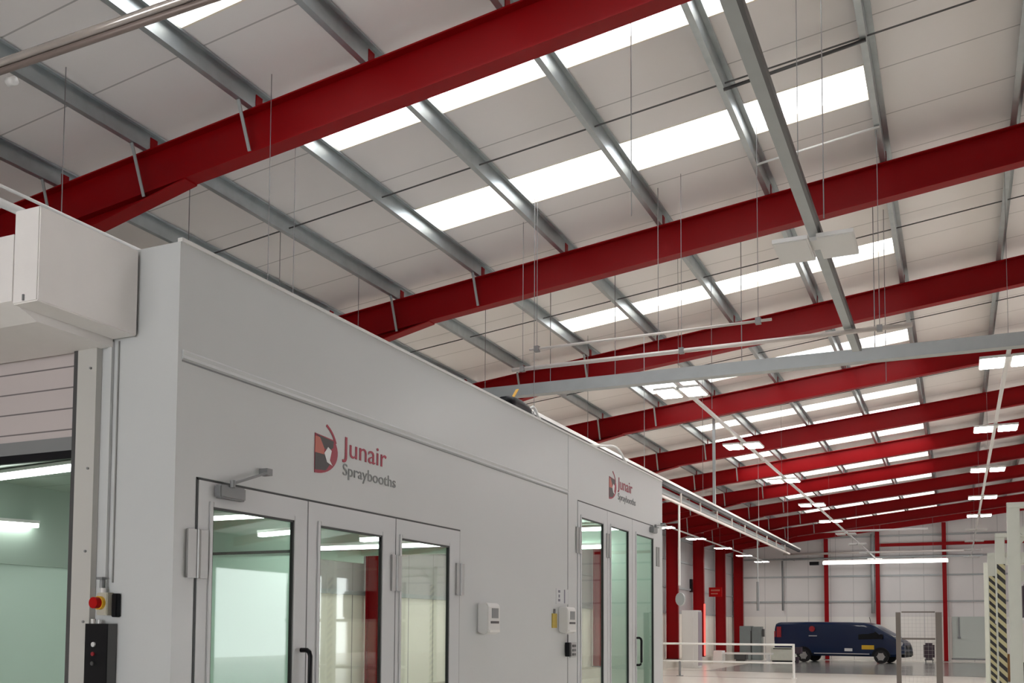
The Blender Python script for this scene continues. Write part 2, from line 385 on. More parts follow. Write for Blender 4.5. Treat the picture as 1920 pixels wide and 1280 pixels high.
# gable posts
for x, lab in ((-6.33, 'slim red gable post rising behind the rear of the blue van'), (-3.75, 'slim red gable post rising behind the bonnet of the blue van'), (-.55, 'slim red gable post standing left of the pale green door')):
    e = thing('gable_post', (x, YB - .2, 0), lab, 'post', 'red gable posts')
    MB().box(x - .1, x + .1, YB - .30, YB - .288, 0, zt(x) - .33).box(x - .1, x + .1, YB - .112, YB - .10, 0, zt(x) - .33).box(x - .008, x + .008, YB - .288, YB - .112, 0, zt(x) - .33).build('post_shaft', m_red, e)
    MB().box(x - .14, x + .14, YB - .34, YB - .08, 0, .02).build('base_plate', m_dgrey, e)

# purlins
pl = {-6.30: 'galvanised roof purlin along the left ends of the rooflights', -0.71: 'galvanised roof purlin along the right ends of the rooflights'}
pn = ['tenth', 'first', 'second', 'third']
for i, x in enumerate(PUR):
    z = zt(x); m = MB()
    y0, y1 = YF + 0.1, YB - .35
    m.box(x, x + .005, y0, y1, z + .001, z + PD - .002)
    m.box(x, x + .065, y0, y1, z + PD - .006, z + PD - .002)
    m.box(x - .06, x, y0, y1, z + .001, z + .005)
    m.box(x - .06, x - .056, y0, y1, z + .005, z + .02); m.box(x + .061, x + .065, y0, y1, z + PD - .022, z + PD - .006)
    o = m.build('roof_purlin', m_galv)
    if x in pl: lab = pl[x]
    elif x < -6.3: lab = 'galvanised roof purlin left of the rooflights, %s from the left wall' % ordn[i]
    elif x < -.71: lab = 'galvanised roof purlin crossing the rooflights, %s of the four that cross them' % ordn[i - 4]
    else: lab = 'galvanised roof purlin right of the rooflights, %s one towards the ridge' % ordn[i - 8]
    tag(o, lab, 'purlin', 'galvanised roof purlins')
# sag rods between purlins
for i, y in enumerate([y + 2.35 for y in RY]):
    m = MB()
    for a, b in zip(PUR[:-1], PUR[1:]):
        m.tube([(a, y, zt(a) + .07), (b, y, zt(b) + .07)], .009, 6)
    o = m.build('sag_rod', m_rod)
    tag(o, 'thin dark rod tying the purlins midway in roof bay, %s from the camera' % ordn[i], 'rod', 'roof sag rods')

# ------------------------------------------------------------------ high level services
def hanger(m, x, y, z):
    m.tube([(x, y, z), (x, y, zt(x) + PD - .001)], .006, 5)
def trunking(x, y0, y1, z, lab, wdt=.05):
    e = thing('lighting_trunking', (x, y0, z), lab, 'trunking')
    MB().box(x - wdt / 2, x + wdt / 2, y0, y1, z, z + .045).build('rail', m_white if wdt < .07 else m_galv2, e)
    y = y0 + .6
    while y < y1:
        MB().tube([(x, y, z + .045), (x, y, zt(x) + PD - .001)], .0035, 5).build('hanger', m_wire, e); y += 9.46
    return e
tr1 = trunking(-1.1, -2.0, 13.05, 5.1, 'thick pale trunking rail running overhead to the cross tray', .085)
MB().box(-1.0575, -1.030, -2, 13.05, 5.10, 5.16).build('dark_channel', m_dgrey, tr1)
trunking(-3.68, 13.6, 53.5, 5.17, 'thin white trunking carrying the left row of square lights', .05)
trunking(.67, 13.6, 53.5, 5.17, 'thin white trunking carrying the right row of square lights', .05)
trunking(-9.25, 13.6, 53.5, 5.17, 'thin white trunking carrying the row of lights by the left wall', .04)
def luminaire(x, y, z, lit):
    e = thing('high_bay_light', (x, y, z), 'x', 'light', None)
    MB().box(x - .045, x + .045, y - .12, y + .12, z + .035, z + .07).build('bracket', m_white, e)
    for s in (-1, 1):
        h = MB().box(x + s * .035, x + s * .345, y - .28, y + .28, z, z + .035).build('lamp_head', m_white, e)
        MB().box(x + s * .05, x + s * .33, y - .265, y + .265, z - .006, z + .001).build('diffuser', e_led if lit else m_white, h)
    return e
L1 = luminaire(-3.68, 14.35, 5.1, True); L0 = luminaire(-1.1, 9.15, 5.03, False)
L0['label'] = 'unlit square twin light under the thick pale trunking'; 
LY = [14.35, 19.1, 24.0, 29.0, 33.6, 38.4, 43.2, 47.9, 52.6]
for row, x, z, nlit in (('left', -3.68, 5.1, 5), ('right', .67, 5.1, 5), ('wall', -9.25, 5.1, 9)):  # nearer wall-row lights are hidden by the booths, added to brighten that wall
    for i, y in enumerate(LY):
        if row == 'wall' and i == 5: y = 38.3
        lit = i < nlit
        if row == 'left' and i == 0: o = L1
        else: o = copy_tree(L1 if lit else L0, None, (x, y, z))
        j = i
        o['label'] = ('%s square twin light on the %s, %s from the camera' % ('glowing' if lit else 'unlit', {'left': 'left trunking row', 'right': 'right trunking row', 'wall': 'row along the left wall'}[row], ordn[j]))
        o['group'] = {'left': 'lights on the left trunking', 'right': 'lights on the right trunking', 'wall': 'lights by the left wall'}[row]
# cross tray
ct = thing('cable_tray', (-7, 13.35, 5.0), 'wide grey cable tray crossing the hall above the booths', 'cable tray')
MB().box(-7.2, 4.2, 13.30, 13.44, 5.03, 5.20).box(-7.2, 4.2, 13.285, 13.30, 5.03, 5.05).build('tray_channel', m_galv2, ct)
mm = MB()
for x in (-5.4, -4.4, -2.6, -.9, 1.0): mm.tube([(x, 13.42, 5.04), (x, 13.42, zt(x) + .1)], .006, 5).box(x - .04, x + .04, 13.38, 13.46, 5.16, 5.22)
mm.build('hanger_rod', m_wire, ct)
for x in (-4.3, -6.3, -2.0):
    pass
# pipes crossing
def pipe(pts, r, m, lab, clips=(), nm='overhead_pipe', n=10, wall=()):
    e = thing(nm, pts[0], lab, 'pipe')
    MB().tube(pts, r, n).build('pipe_run', m, e, smooth=True)
    if clips:
        for (x, y, z) in clips: MB().tube([(x, y, z), (x, y, zt(x) + PD + .003)], .004, 5).box(x - .03, x + .03, y - .035, y + .035, z - .035, z + .035).build('pipe_hanger', m_wire, e)
    for (x, y, z) in wall: MB().box(x - .03, x + .03, y + .03, YB - .07, z - .03, z + .03).build('wall_bracket', m_galv2, e)
    return e
m_pipe = mat('pinkish_white_pipe', (0.70, 0.64, 0.60), 0.3, 0.2)
pipe([(-5.39, 12.03, 5.06), (-.40, 12.0, 5.06)], .028, m_pipe, 'long pale pipe crossing the hall just in front of the grey tray', [(-5.24, 12.03, 5.06), (-3.07, 12.01, 5.06), (-.75, 12.0, 5.06)])
pipe([(-4.85, 11.35, 5.1), (-1.85, 11.3, 5.1)], .016, m_pipe, 'short thin pale pipe above the long crossing pipe', [(-4.75, 11.35, 5.1), (-2.0, 11.3, 5.1)])
pipe([(-8.6, 4.20, 5.1), (-2.2, 4.10, 5.1)], .026, mat('shiny_steel_conduit', (0.60, 0.55, 0.52), 0.18, 0.7), 'shiny steel conduit crossing the top left corner', [(-3.0, 4.11, 5.1)])
pipe([(-8.6, 4.215, 5.058), (-2.2, 4.115, 5.058)], .020, mat('brown_conduit', (0.24, 0.19, 0.17), 0.4, 0.3), 'brown conduit strapped beneath the shiny steel conduit')  # lower conduit in one even brown
pipe([(-5.36, 4.20, 5.0), (-5.30, 4.20, 5.0)], .028, m_white, 'small white sensor under the crossing conduits at the left edge', nm='ceiling_sensor')
pipe([(-6.0, 3.2, 4.53), (-6.0, 8.2, 4.53)], .032, m_white, 'thick white pipe behind the shutter motor housing', [(-6.0, 4.0, 4.53), (-6.0, 8.0, 4.53)])
pipe([(-6.0, 3.2, 4.65), (-6.0, 8.2, 4.65)], .012, m_white, 'thin white pipe beside the thick white pipe at the left', [(-6.0, 4.3, 4.65), (-6.0, 7.6, 4.65)])
pipe([(-2.12, 10.1, zt(-2.12) - .014), (-.71, 10.05, zt(-.71) - .014)], .018, m_rod, 'dark conduit tied between two purlins beside the top rooflight')
pipe([(-2.12, 11.95, zt(-2.12) - .010), (-.71, 11.9, zt(-.71) - .010)], .013, m_hose, 'thin bright white rod clipped between two purlins under a rooflight')
pipe([(-8.5, 54.9, 5.62), (1.2, 54.9, 5.62)], .06, m_pipe, 'pale pipe across the far gable wall under the red beam', wall=[(x, 54.9, 5.62) for x in (-8, -5, -2, .8)])
pipe([(-8.5, 54.7, 5.33), (1.2, 54.7, 5.33)], .05, m_galv2, 'lower grey pipe across the far gable wall', wall=[(x, 54.7, 5.33) for x in (-8, -5, -2, .8)])
pipe([(-7.9, 51.5, 6.45), (-1.2, 51.5, 6.45)], .045, m_hose, 'bright white pipe high up in front of the far gable wall')
pipe([(-4.0, 55.2, 2.45), (-4.0, 55.2, 6.6)], .09, m_galv2, 'wide grey downpipe on the far wall left of the middle red post')
pipe([(-8.6, 55.2, 2.6), (-8.6, 55.2, 5.3)], .05, m_mgrey, 'narrow dark downpipe on the far wall above the back of the van')
# suspension wires
for n_, (x, y, z1) in enumerate([(-7.5, 6.48, 3.7), (-8.15, 8.85, 3.7), (-7.98, 10.35, 3.7), (-7.9, 12.1, 3.7), (-6.7, 13.9, 3.7), (-4.85, 11.5, 3.7), (-3.42, 12.2, 5.1), (-3.5, 15.6, 5.1), (-2.6, 8.4, 5.3), (-1.0, 8.9, 5.2), (-.85, 14.8, 5.1), (-6.1, 17.0, 4.3), (-4.8, 20.5, 4.3)]):
    o = MB().tube([(x, y, z1), (x, y, zt(x) + PD - .001)], .005, 5).build('suspension_wire', m_wire)
    if n_ < 6 or n_ > 10: lab = 'fine vertical wire hanging from the roof above the booths, %s from the camera' % ['first', 'second', 'third', 'fourth', 'sixth', 'fifth', '', '', '', '', '', 'seventh', 'eighth'][n_]
    else: lab = ['fine vertical wire crossing the second red rafter left of the trunking', 'fine wire hanging over the left trunking', 'fine wire crossing the top rooflight left of the thick trunking', 'fine wire right of the thick trunking', 'fine wire hanging beside the right rooflight ends'][n_ - 6]
    tag(o, lab, 'wire', 'suspension wires')
# long supply track behind the booths
tk = thing('supply_track', (-5.0, 11.0, 4.3), 'long overhead service track running from behind the booths into the hall', 'track')
MB().box(-5.09, -4.97, 11, 36, 4.385, 4.43).build('top_rail', m_hose, tk)
MB().box(-5.07, -4.99, 11, 36, 4.31, 4.385).build('dark_channel', m_black, tk)
MB().box(-5.3, -5.12, 14, 33.5, 4.20, 4.30).build('side_channel', m_galv2, tk)
MB().box(-5.03, -4.98, 13.5, 33.6, 4.06, 4.10).build('lower_rail', m_pipe, tk)
mm = MB()
for k in range(12):
    mm.box(-5.02, -4.99, 14.5 + 1.65 * k, 14.53 + 1.65 * k, 4.09, 4.32)
mm.build('tie_bar', m_pipe, tk)
mm = MB()
for y in (22.6,): mm.box(-5.06, -5.0, y - .03, y + .03, 4.43, zt(-5.0))
for y in (17.0, 28.2, 33.5): mm.tube([(-5.03, y, 4.43), (-5.03, y, zt(-5.0) + PD - .01)], .006, 5)
mm.build('drop_support', m_galv2, tk)
for y, zb, lab in ((19.3, 2.2, 'pale drop hose with a coupling hanging from the service track'), (27.8, 2.35, 'thin drop hose with a pointed nozzle hanging from the far end of the track')):
    e = thing('drop_hose', (-5.0, y, zb), lab, 'hose', 'drop hoses')
    MB().tube([(-5, y, zb + .25), (-5, y, 4.06)], .022 if y < 20 else .016, 8).build('hose', m_hose if y < 20 else m_galv2, e)
    if y < 20:
        MB().disc_y(-4.98, zb - .02, .09, y - .05, y + .05, 16, .13).build('coupling', m_galv2, e)
    else:
        MB().tube([(-5, y, 2.9), (-5, y, 2.55), (-5, y, 2.2), (-5, y, 2.1)], .04, 8).build('nozzle', m_mgrey, e)

# ------------------------------------------------------------------ booths
BX = -3.7; BXi = -3.76; BT = 3.63; BK = -8.6
Y0, YM, Y1 = 3.96, 9.71, 13.34
def booth(name, ya, yb, lab, dy0, dy1, dz, front_open, endwall):
    e = thing(name, (BX, ya, 0), lab, 'spray booth', 'spray booths')
    p = MB()
    p.box(BXi, BX, ya, dy0, 0, BT).box(BXi, BX, dy1, yb, 0, BT).box(BXi, BX, dy0, dy1, dz, BT)
    p.build('side_panel', m_booth, e)
    MB().box(BK + .061, BXi - .001, ya + .061, yb - .09, BT - .03, BT).build('roof_panel', m_booth, e)
    MB().box(BX - .02, BX + .012, ya, yb, BT, BT + .02).build('top_flashing', m_white, e)
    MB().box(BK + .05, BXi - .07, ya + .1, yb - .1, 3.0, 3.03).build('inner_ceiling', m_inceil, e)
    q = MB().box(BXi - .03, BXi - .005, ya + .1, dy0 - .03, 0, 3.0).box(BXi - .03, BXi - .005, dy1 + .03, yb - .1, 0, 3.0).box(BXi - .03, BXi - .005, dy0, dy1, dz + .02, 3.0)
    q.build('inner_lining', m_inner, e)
    return e
b1 = booth('spray_booth', Y0, YM, 'long white spray booth in the foreground with three glazed door leaves', 4.12, 7.22, 2.40, True, True)
b2 = booth('spray_booth', YM, Y1, 'shorter white spray booth joined to the far end of the long one', 9.98, 13.2, 2.98, False, True)
# front of the first booth with the shutter opening
MB().box(-4.40, BXi, Y0 - .0, Y0 + .06, 0, BT).box(BK, -8.0, Y0, Y0 + .06, 0, BT).box(-8.0, -4.40, Y0, Y0 + .06, 3.2, BT).build('front_panel', m_booth, b1)
MB().box(BK, BK + .06, Y0, YM, 0, BT).build('rear_panel', m_inner, b1)
MB().box(BK + .06, -6.93, YM - .12, YM - .06, 0, 3.0).box(-6.93, -4.85, YM - .12, YM - .06, 2.5, 3.0).box(-4.85, BXi - .03, YM - .12, YM - .06, 0, 3.0).build('end_partition', m_inner, b1)
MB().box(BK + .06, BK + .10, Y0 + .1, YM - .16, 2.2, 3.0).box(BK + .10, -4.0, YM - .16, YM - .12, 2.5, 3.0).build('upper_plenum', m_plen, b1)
MB().box(-8.45, -5.0, YM - .18, YM - .121, 2.47, 2.499).build('partition_edge', m_gasket, b1)
MB().box(BK, BK + .06, YM, Y1, 2.6, BT).build('rear_panel', m_inner, b2)
MB().box(BK, -4.45, Y1 - .08, Y1 - .002, 2.72, BT - .03).box(-4.45, BXi, Y1 - .08, Y1 - .002, 0, BT - .03).build('end_panel', m_inner, b2)
MB().box(-4.45, BX - .002, Y1 - .002, Y1 + .03, 0, BT).box(BK, -4.45, Y1 - .002, Y1 + .03, 2.72, BT).build('end_cladding', m_booth, b2)
# horizontal cover strip and joint lines
MB().prism_y([(BX, 3.005), (BX + .012, 3.012), (BX + .006, 3.03), (BX + .012, 3.048), (BX, 3.06)], Y0 + .03, YM - .03).build('cover_strip', m_booth, b1)
MB().box(BX, BX + .002, Y0 + .03, YM - .03, 2.994, 3.003).box(BX, BX + .002, YM - .02, YM - .012, 0, 3.0).build('joint_line', m_mgrey, b1)
MB().box(BX, BX + .004, YM - .012, YM + .25, 0, BT).build('joint_cover', m_booth, b2)

def door_leaf(parent, ya, yb, zb, py0, py1, pz, lab=None):
    """one glazed leaf with its pane and seals"""
    xo = BX + .006
    m = MB().box(BX - .02, xo, ya, py0, .02, zb).box(BX - .02, xo, py1, yb, .02, zb).box(BX - .02, xo, py0, py1, pz, zb).box(BX - .02, xo, py0, py1, .02, .25)
    lf = m.build('door_leaf', m_frame, parent)
    if lab: lf['label'] = lab
    bd = .028
    MB().box(xo, xo + .008, py0 - bd, py0, .25 - bd, pz + bd).box(xo, xo + .008, py1, py1 + bd, .25 - bd, pz + bd).box(xo, xo + .008, py0, py1, pz, pz + bd).box(xo, xo + .008, py0, py1, .25 - bd, .25).build('glazing_bead', m_frame, lf, bevel=.003)
    g = .012
    MB().box(BX - .012, xo + .004, py0, py0 + g * .4, .25, pz).box(BX - .012, xo + .004, py1 - g, py1, .25, pz).box(BX - .012, xo + .004, py0, py1, pz - g, pz).build('seal', m_gasket, lf)
    MB().box(BX - .012, BX - .006, py0, py1, .25, pz).build('glass_pane', m_glass, lf)
    return lf
def hinge(parent, y, z0, z1, wdt=.145):
    m = MB().box(BX + .006, BX + .02, y - wdt / 2, y - .012, z0, z1).box(BX + .006, BX + .02, y + .012, y + wdt / 2, z0, z1).tube([(BX + .02, y + .004, z0), (BX + .02, y + .004, z1)], .012, 8)
    return m.build('hinge', m_hinge, parent)
def handle(parent, y, z0, z1):
    x = BX + .006
    pts = [(x, y, z1), (x + .045, y, z1), (x + .062, y, z1 - .012), (x + .07, y, z1 - .035), (x + .07, y, z0 + .035), (x + .062, y, z0 + .012), (x + .045, y, z0), (x, y, z0)]
    return MB().tube(pts, .015, 10).build('handle', m_black, parent, smooth=True)
def closer(parent, y0, y1, z0, z1, ay, az):
    m = MB().box(BX + .008, BX + .06, y0, y1, z0, z1)
    o = m.build('door_closer', m_mgrey, parent, bevel=.008)
    MB().bar((BX + .065, (y0 + y1) / 2 - .02, z1 + .012), (BX + .05, ay, az), .022, .012).tube([(BX + .065, (y0 + y1) / 2 - .02, z1 - .01), (BX + .065, (y0 + y1) / 2 - .02, z1 + .03)], .015, 8).box(BX, BX + .06, ay - .03, ay + .02, az - .02, az + .02).build('closer_arm', m_mgrey, o)
    return o
l1 = door_leaf(b1, 4.135, 5.115, 2.385, 4.245, 4.975, 2.25, 'left glazed leaf with the door closer'); l2 = door_leaf(b1, 5.125, 6.185, 2.385, 5.25, 6.0, 2.245); l3 = door_leaf(b1, 6.195, 7.205, 2.385, 6.27, 7.02, 2.25)
hinge(l1, 4.125, 1.855, 2.115, .155); hinge(l2, 6.19, 1.86, 2.12, .13); hinge(l3, 7.20, 1.86, 2.12, .13)
handle(l1, 5.07, 1.05, 1.455); closer(l1, 4.25, 4.46, 2.30, 2.375, 4.67, 2.50)
MB().box(BX, BX + .003, 4.12, 7.22, 2.385, 2.398).box(BX, BX + .003, 4.118, 4.133, 0, 2.398).build('door_gap', m_gasket, b1)
MB().box(BX + .0055, BX + .0085, 5.117, 5.123, 0, 2.385).box(BX + .0055, BX + .0085, 6.187, 6.193, 0, 2.385).box(BX + .001, BX + .004, 7.207, 7.214, 0, 2.385).build('leaf_gap', m_mgrey, b1)
k1 = door_leaf(b2, 9.99, 10.97, 2.965, 10.09, 10.82, 2.80); k2 = door_leaf(b2, 10.98, 11.94, 2.965, 11.1, 11.78, 2.80); k3 = door_leaf(b2, 11.95, 13.19, 2.965, 12.11, 12.88, 2.80, 'right glazed leaf with the door closer')
hinge(k1, 9.99, 2.40, 2.68, .14); hinge(k2, 11.0, 2.42, 2.70, .14); hinge(k3, 13.1, 2.44, 2.70, .14)
handle(k3, 12.10, 1.14, 1.48); closer(k3, 12.72, 12.92, 2.87, 2.95, 13.3, 3.03)
MB().box(BX + .001, BX + .004, 9.99, 12.9, 2.965, 2.978).build('door_gap', m_gasket, b2)
# logos
def logo(par, y, z, s=1.0):
    x = BX + .001
    g = bpy.data.objects.new('logo', None)
    def P(name, pts, m, dx=0.0):
        if name != 'x':
            return MB().prism_x([(y + a * s, z + b * s) for a, b in pts], x + dx, x + dx + .003)
    arc = lambda cx, cz, rx, rz, a0, a1, n: [(cx + rx * math.cos(R(a0 + (a1 - a0) * i / n)), cz + rz * math.sin(R(a0 + (a1 - a0) * i / n))) for i in range(n + 1)]
    outer = arc(0.0, .155, .255, .155, -90, 30, 14)
    disc = [(0, 0)] + outer + [(.215, .24), (0, .255)]
    o = P('d', disc, m_lred).build('logo_disc', m_lred, par)
    q = MB()
    q.prism_x([(y + a * s, z + b * s) for a, b in [(0, .02), (.12, .03), (.17, .08), (.15, .12), (.10, .13), (0, .13)]], x + .003, x + .005)
    q.prism_x([(y + a * s, z + b * s) for a, b in [(0, .25), (.205, .232), (.20, .19), (.16, .165), (.10, .17), (.05, .235)]], x + .003, x + .005)
    q.build('logo_charcoal_patch', m_lchar, o)
    MB().prism_x([(y + a * s, z + b * s) for a, b in [(0, .13), (.10, .132), (.10, .17), (.05, .235), (0, .235)]], x + .003, x + .005).build('logo_salmon_patch', m_lsal, o)
    MB().prism_x([(y + a * s, z + b * s) for a, b in [(.10, .14), (.14, .185), (.18, .165), (.16, .10), (.19, .07), (.13, .085)]], x + .005, x + .007).build('logo_highlight', m_lwht, o)
    sw = arc(.02, .155, .235, .20, 20, 62, 8) + list(reversed(arc(.02, .155, .215, .185, 20, 62, 8)))
    MB().prism_x([(y + a * s, z + b * s) for a, b in sw], x, x + .003).build('logo_swoosh', m_lred, o)
    t1 = text_mesh('lettering', 'Junair', m_lred, par, y + .31 * s, z + .158 * s, .56 * s, .19 * s, x); t1['label'] = 'red lettering Junair'
    t2 = text_mesh('lettering', 'Spraybooths', m_lgrey, par, y + .32 * s, z + .030 * s, .68 * s, .112 * s, x); t2['label'] = 'grey lettering Spraybooths'
logo(b1, 5.185, 2.578); logo(b2, 11.05, 3.12, 1.05)

# ------------------------------------------------------------------ roller shutter in the booth front
rs = thing('roller_shutter', (-6.2, Y0 - .3, 0), 'white roller shutter with motor housing on the booth front at the left edge', 'roller shutter')
MB().box(-4.145, -3.975, 3.31, 3.945, 3.15, 3.615).build('motor_housing', m_box, rs, bevel=.006)
MB().prism_x([(3.31, 3.17), (3.46, 3.11), (3.945, 3.11), (3.945, 3.5), (3.31, 3.5)], -8.3, -4.147).build('barrel_housing', m_box, rs)
MB().box(-4.07, -4.06, 3.303, 3.31, 3.16, 3.19).build('catch', m_mgrey, rs)
MB().box(-8.0, -4.402, 3.965, 3.985, 2.64, 3.2).build('shutter_curtain', m_slat, rs)
MB().box(-8.0, -4.402, 3.96, 3.995, 2.57, 2.645).build('bottom_bar', m_mgrey, rs)
MB().box(-8.0, -4.402, 3.965, 3.99, 2.525, 2.57).build('rubber_seal', m_black, rs)
MB().box(-4.375, -4.235, 3.92, 3.958, 0, 3.15).build('guide_rail', mat('guide_rail_grey', (0.55, 0.54, 0.51), 0.4), rs)
MB().box(-4.41, -4.376, 3.925, 3.955, 0, 3.15).build('guide_slot', m_dgrey, rs)
mm = MB()
for z in (3.0, 2.45, 2.0, 1.62, 1.2): mm.tube([(-4.275, 3.912, z), (-4.275, 3.921, z)], .007, 8)
mm.build('bolt_head', m_mgrey, rs)
cd = thing('cable_conduit', (-4.12, 3.93, 1.8), 'thin white conduit dropping down the booth front to the emergency stop', 'conduit')
MB().box(-4.175, -4.148, 3.94, 3.957, 1.80, 3.14).build('conduit_run', m_booth, cd); MB().box(-4.115, -4.108, 3.952, 3.958, 1.83, 3.14).build('cable', m_hinge, cd)
MB().tube([(-4.155, 3.925, 1.85), (-4.155, 3.925, 1.80)], .012, 8).box(-4.175, -4.135, 3.905, 3.939, 1.845, 1.858).build('gland', m_mgrey, cd)
# emergency stop and panel
es = thing('emergency_stop', (-4.16, 3.92, 1.62), 'yellow emergency stop box with a red mushroom button on the booth front', 'emergency stop')
MB().box(-4.17, -4.095, 3.905, 3.957, 1.655, 1.775).build('box', mat('stop_box_beige', (0.50, 0.48, 0.40), 0.5), es, bevel=.004)
MB().tube([(-4.14, 3.907, 1.72), (-4.14, 3.885, 1.72)], .036, 20).build('collar', m_yellow, es)
MB().tube([(-4.14, 3.885, 1.72), (-4.14, 3.86, 1.72), (-4.14, 3.853, 1.72)], .030, 20).build('button', m_redb, es)
MB().tube([(-4.145, 3.925, 1.775), (-4.145, 3.925, 1.80)], .014, 10).build('cable_gland', m_white, es)
iso = MB().box(-4.085, -4.048, 3.925, 3.957, 1.645, 1.77).build('isolator_box', m_black, None, bevel=.004)
tag(iso, 'small black switch box right of the emergency stop', 'switch')
cpn = thing('control_panel', (-4.17, 3.9, .9), 'tall black control panel below the emergency stop', 'control panel')
MB().box(-4.225, -4.07, 3.895, 3.957, .9, 1.61).build('enclosure', mat('panel_side_grey', (0.085, 0.085, 0.085), 0.4), cpn)
MB().box(-4.226, -4.071, 3.887, 3.895, .9, 1.61).build('front_cover', m_black, cpn)
MB().tube([(-4.16, 3.887, 1.50), (-4.16, 3.878, 1.50)], .013, 12).build('up_button', m_decw, cpn)
MB().tube([(-4.162, 3.887, 1.45), (-4.162, 3.878, 1.45)], .011, 12).build('stop_button', m_decred, cpn)
MB().tube([(-4.164, 3.887, 1.40), (-4.164, 3.878, 1.40)], .011, 12).build('down_button', m_dgrey, cpn)
MB().tube([(-4.20, 3.915, 1.61), (-4.20, 3.915, 1.635)], .012, 8).tube([(-4.17, 3.93, 1.61), (-4.17, 3.93, 1.63)], .012, 8).build('cable_gland', m_white, cpn)

# ------------------------------------------------------------------ things on the booth side
def dispenser(y0, y1, z0, z1, lab):
    e = thing('soap_dispenser', (BX, (y0 + y1) / 2, z0), lab, 'dispenser', 'white wall dispensers')
    MB().prism_y([(BX, z0 + .02), (BX + .07, z0), (BX + .10, z0 + .03), (BX + .10, z1 - .03), (BX + .08, z1), (BX, z1)], y0, y1).build('casing', m_white, e, bevel=.006)
    MB().box(BX + .10, BX + .103, y0 + .07, y1 - .04, z1 - .13, z1 - .045).build('print', m_mgrey, e)
    MB().box(BX + .10, BX + .104, y0 + .05, y1 - .03, z1 - .175, z1 - .155).build('viewing_slot', m_lchar, e)
    MB().box(BX + .09, BX + .108, y0 + .02, y1 - .02, z0 + .02, z0 + .04).build('lever', m_hose, e)
dispenser(7.56, 7.80, 1.54, 1.81, 'white hand dispenser alone on the booth side right of the long doors')
dispenser(9.44, 9.68, 1.54, 1.815, 'white hand dispenser beside the yellow card near the booth joint')
yc = thing('yellow_card', (BX, 9.3, 1.6), 'yellow card hanging left of the second hand dispenser', 'card')
MB().box(BX, BX + .01, 9.25, 9.37, 1.60, 1.745).build('card', m_tag, yc); MB().tube([(BX + .01, 9.30, 1.745), (BX + .01, 9.30, 1.79)], .012, 6).build('clip', m_mgrey, yc)
nt_ = thing('printed_notice', (BX, 9.5, 1.85), 'small pale printed notice above the second hand dispenser', 'notice')
MB().box(BX, BX + .003, 9.36, 9.72, 1.845, 2.0).build('sheet', m_frame, nt_)
mm = MB().box(BX + .003, BX + .005, 9.42, 9.47, 1.96, 1.985).box(BX + .003, BX + .005, 9.42, 9.47, 1.87, 1.895).box(BX + .003, BX + .005, 9.585, 9.61, 1.855, 1.995).box(BX + .003, BX + .005, 9.43, 9.46, 1.91, 1.94)
mm.build('print', mat('notice_print', (0.20, 0.20, 0.25), 0.6), nt_)
bs = thing('switch_unit', (BX, 9.65, 1.3), 'narrow black switch unit below the second dispenser', 'switch')
MB().box(BX, BX + .05, 9.62, 9.68, 1.305, 1.45).build('casing', m_black, bs, bevel=.004); MB().tube([(BX + .02, 9.65, 1.45), (BX + .02, 9.65, 1.53)], .008, 6).build('cable', m_mgrey, bs)
ks = thing('button_plate', (BX, 9.8, 1.3), 'grey plate of dark buttons right of the black switch unit', 'switch')
MB().box(BX, BX + .015, 9.74, 9.92, 1.29, 1.45).build('plate', mat('plate_grey', (0.42, 0.42, 0.43), 0.4), ks)
for k in range(3): MB().box(BX + .015, BX + .022, 9.80, 9.89, 1.31 + k * .045, 1.335 + k * .045).build('button', m_dgrey, ks)

# things lying on the booth roof
tb = thing('tool_bag', (-3.95, 8.8, BT + .02), 'black bag lying on the edge of the booth roof', 'bag')
o = MB().tube([(-3.9, 8.50, BT + .085), (-3.9, 8.62, BT + .12), (-3.9, 8.8, BT + .13), (-3.9, 8.98, BT + .11), (-3.9, 9.05, BT + .085)], .085, 14).build('bag_body', m_black, tb, smooth=True)
st = MB().bar((-3.93, 8.60, BT + .05), (-3.88, 8.78, BT + .30), .035, .006).build('webbing_strap', m_strap); tag(st, 'yellow webbing strap sticking up from behind the booth roof edge', 'strap')
hp = [(-3.9, 9.0, 3.67), (-3.85, 9.1, 3.82), (-3.82, 9.25, 3.70), (-3.8, 9.6, 3.665), (-3.78, 10.2, 3.67), (-3.76, 10.6, 3.68), (-3.75, 11.0, 3.74), (-3.75, 11.4, 3.80), (-3.76, 11.7, 3.77), (-3.76, 11.95, 3.67), (-3.77, 12.6, 3.665), (-3.78, 13.2, 3.665)]
def smoothp(p, n=5):
    out = []
    for i in range(len(p) - 1):
        p0, p1, p2, p3 = [Vector(p[max(0, min(len(p) - 1, j))]) for j in (i - 1, i, i + 1, i + 2)]
        for k in range(n):
            t = k / n; out.append(0.5 * ((2 * p1) + (p2 - p0) * t + (2 * p0 - 5 * p1 + 4 * p2 - p3) * t * t + (3 * p1 - p0 - 3 * p2 + p3) * t ** 3))
    out.append(Vector(p[-1])); return out
hs = MB().tube(smoothp(hp), .014, 8).build('air_hose', m_hose, smooth=True); tag(hs, 'white hose lying in waves along the roof edge of the shorter booth', 'hose')

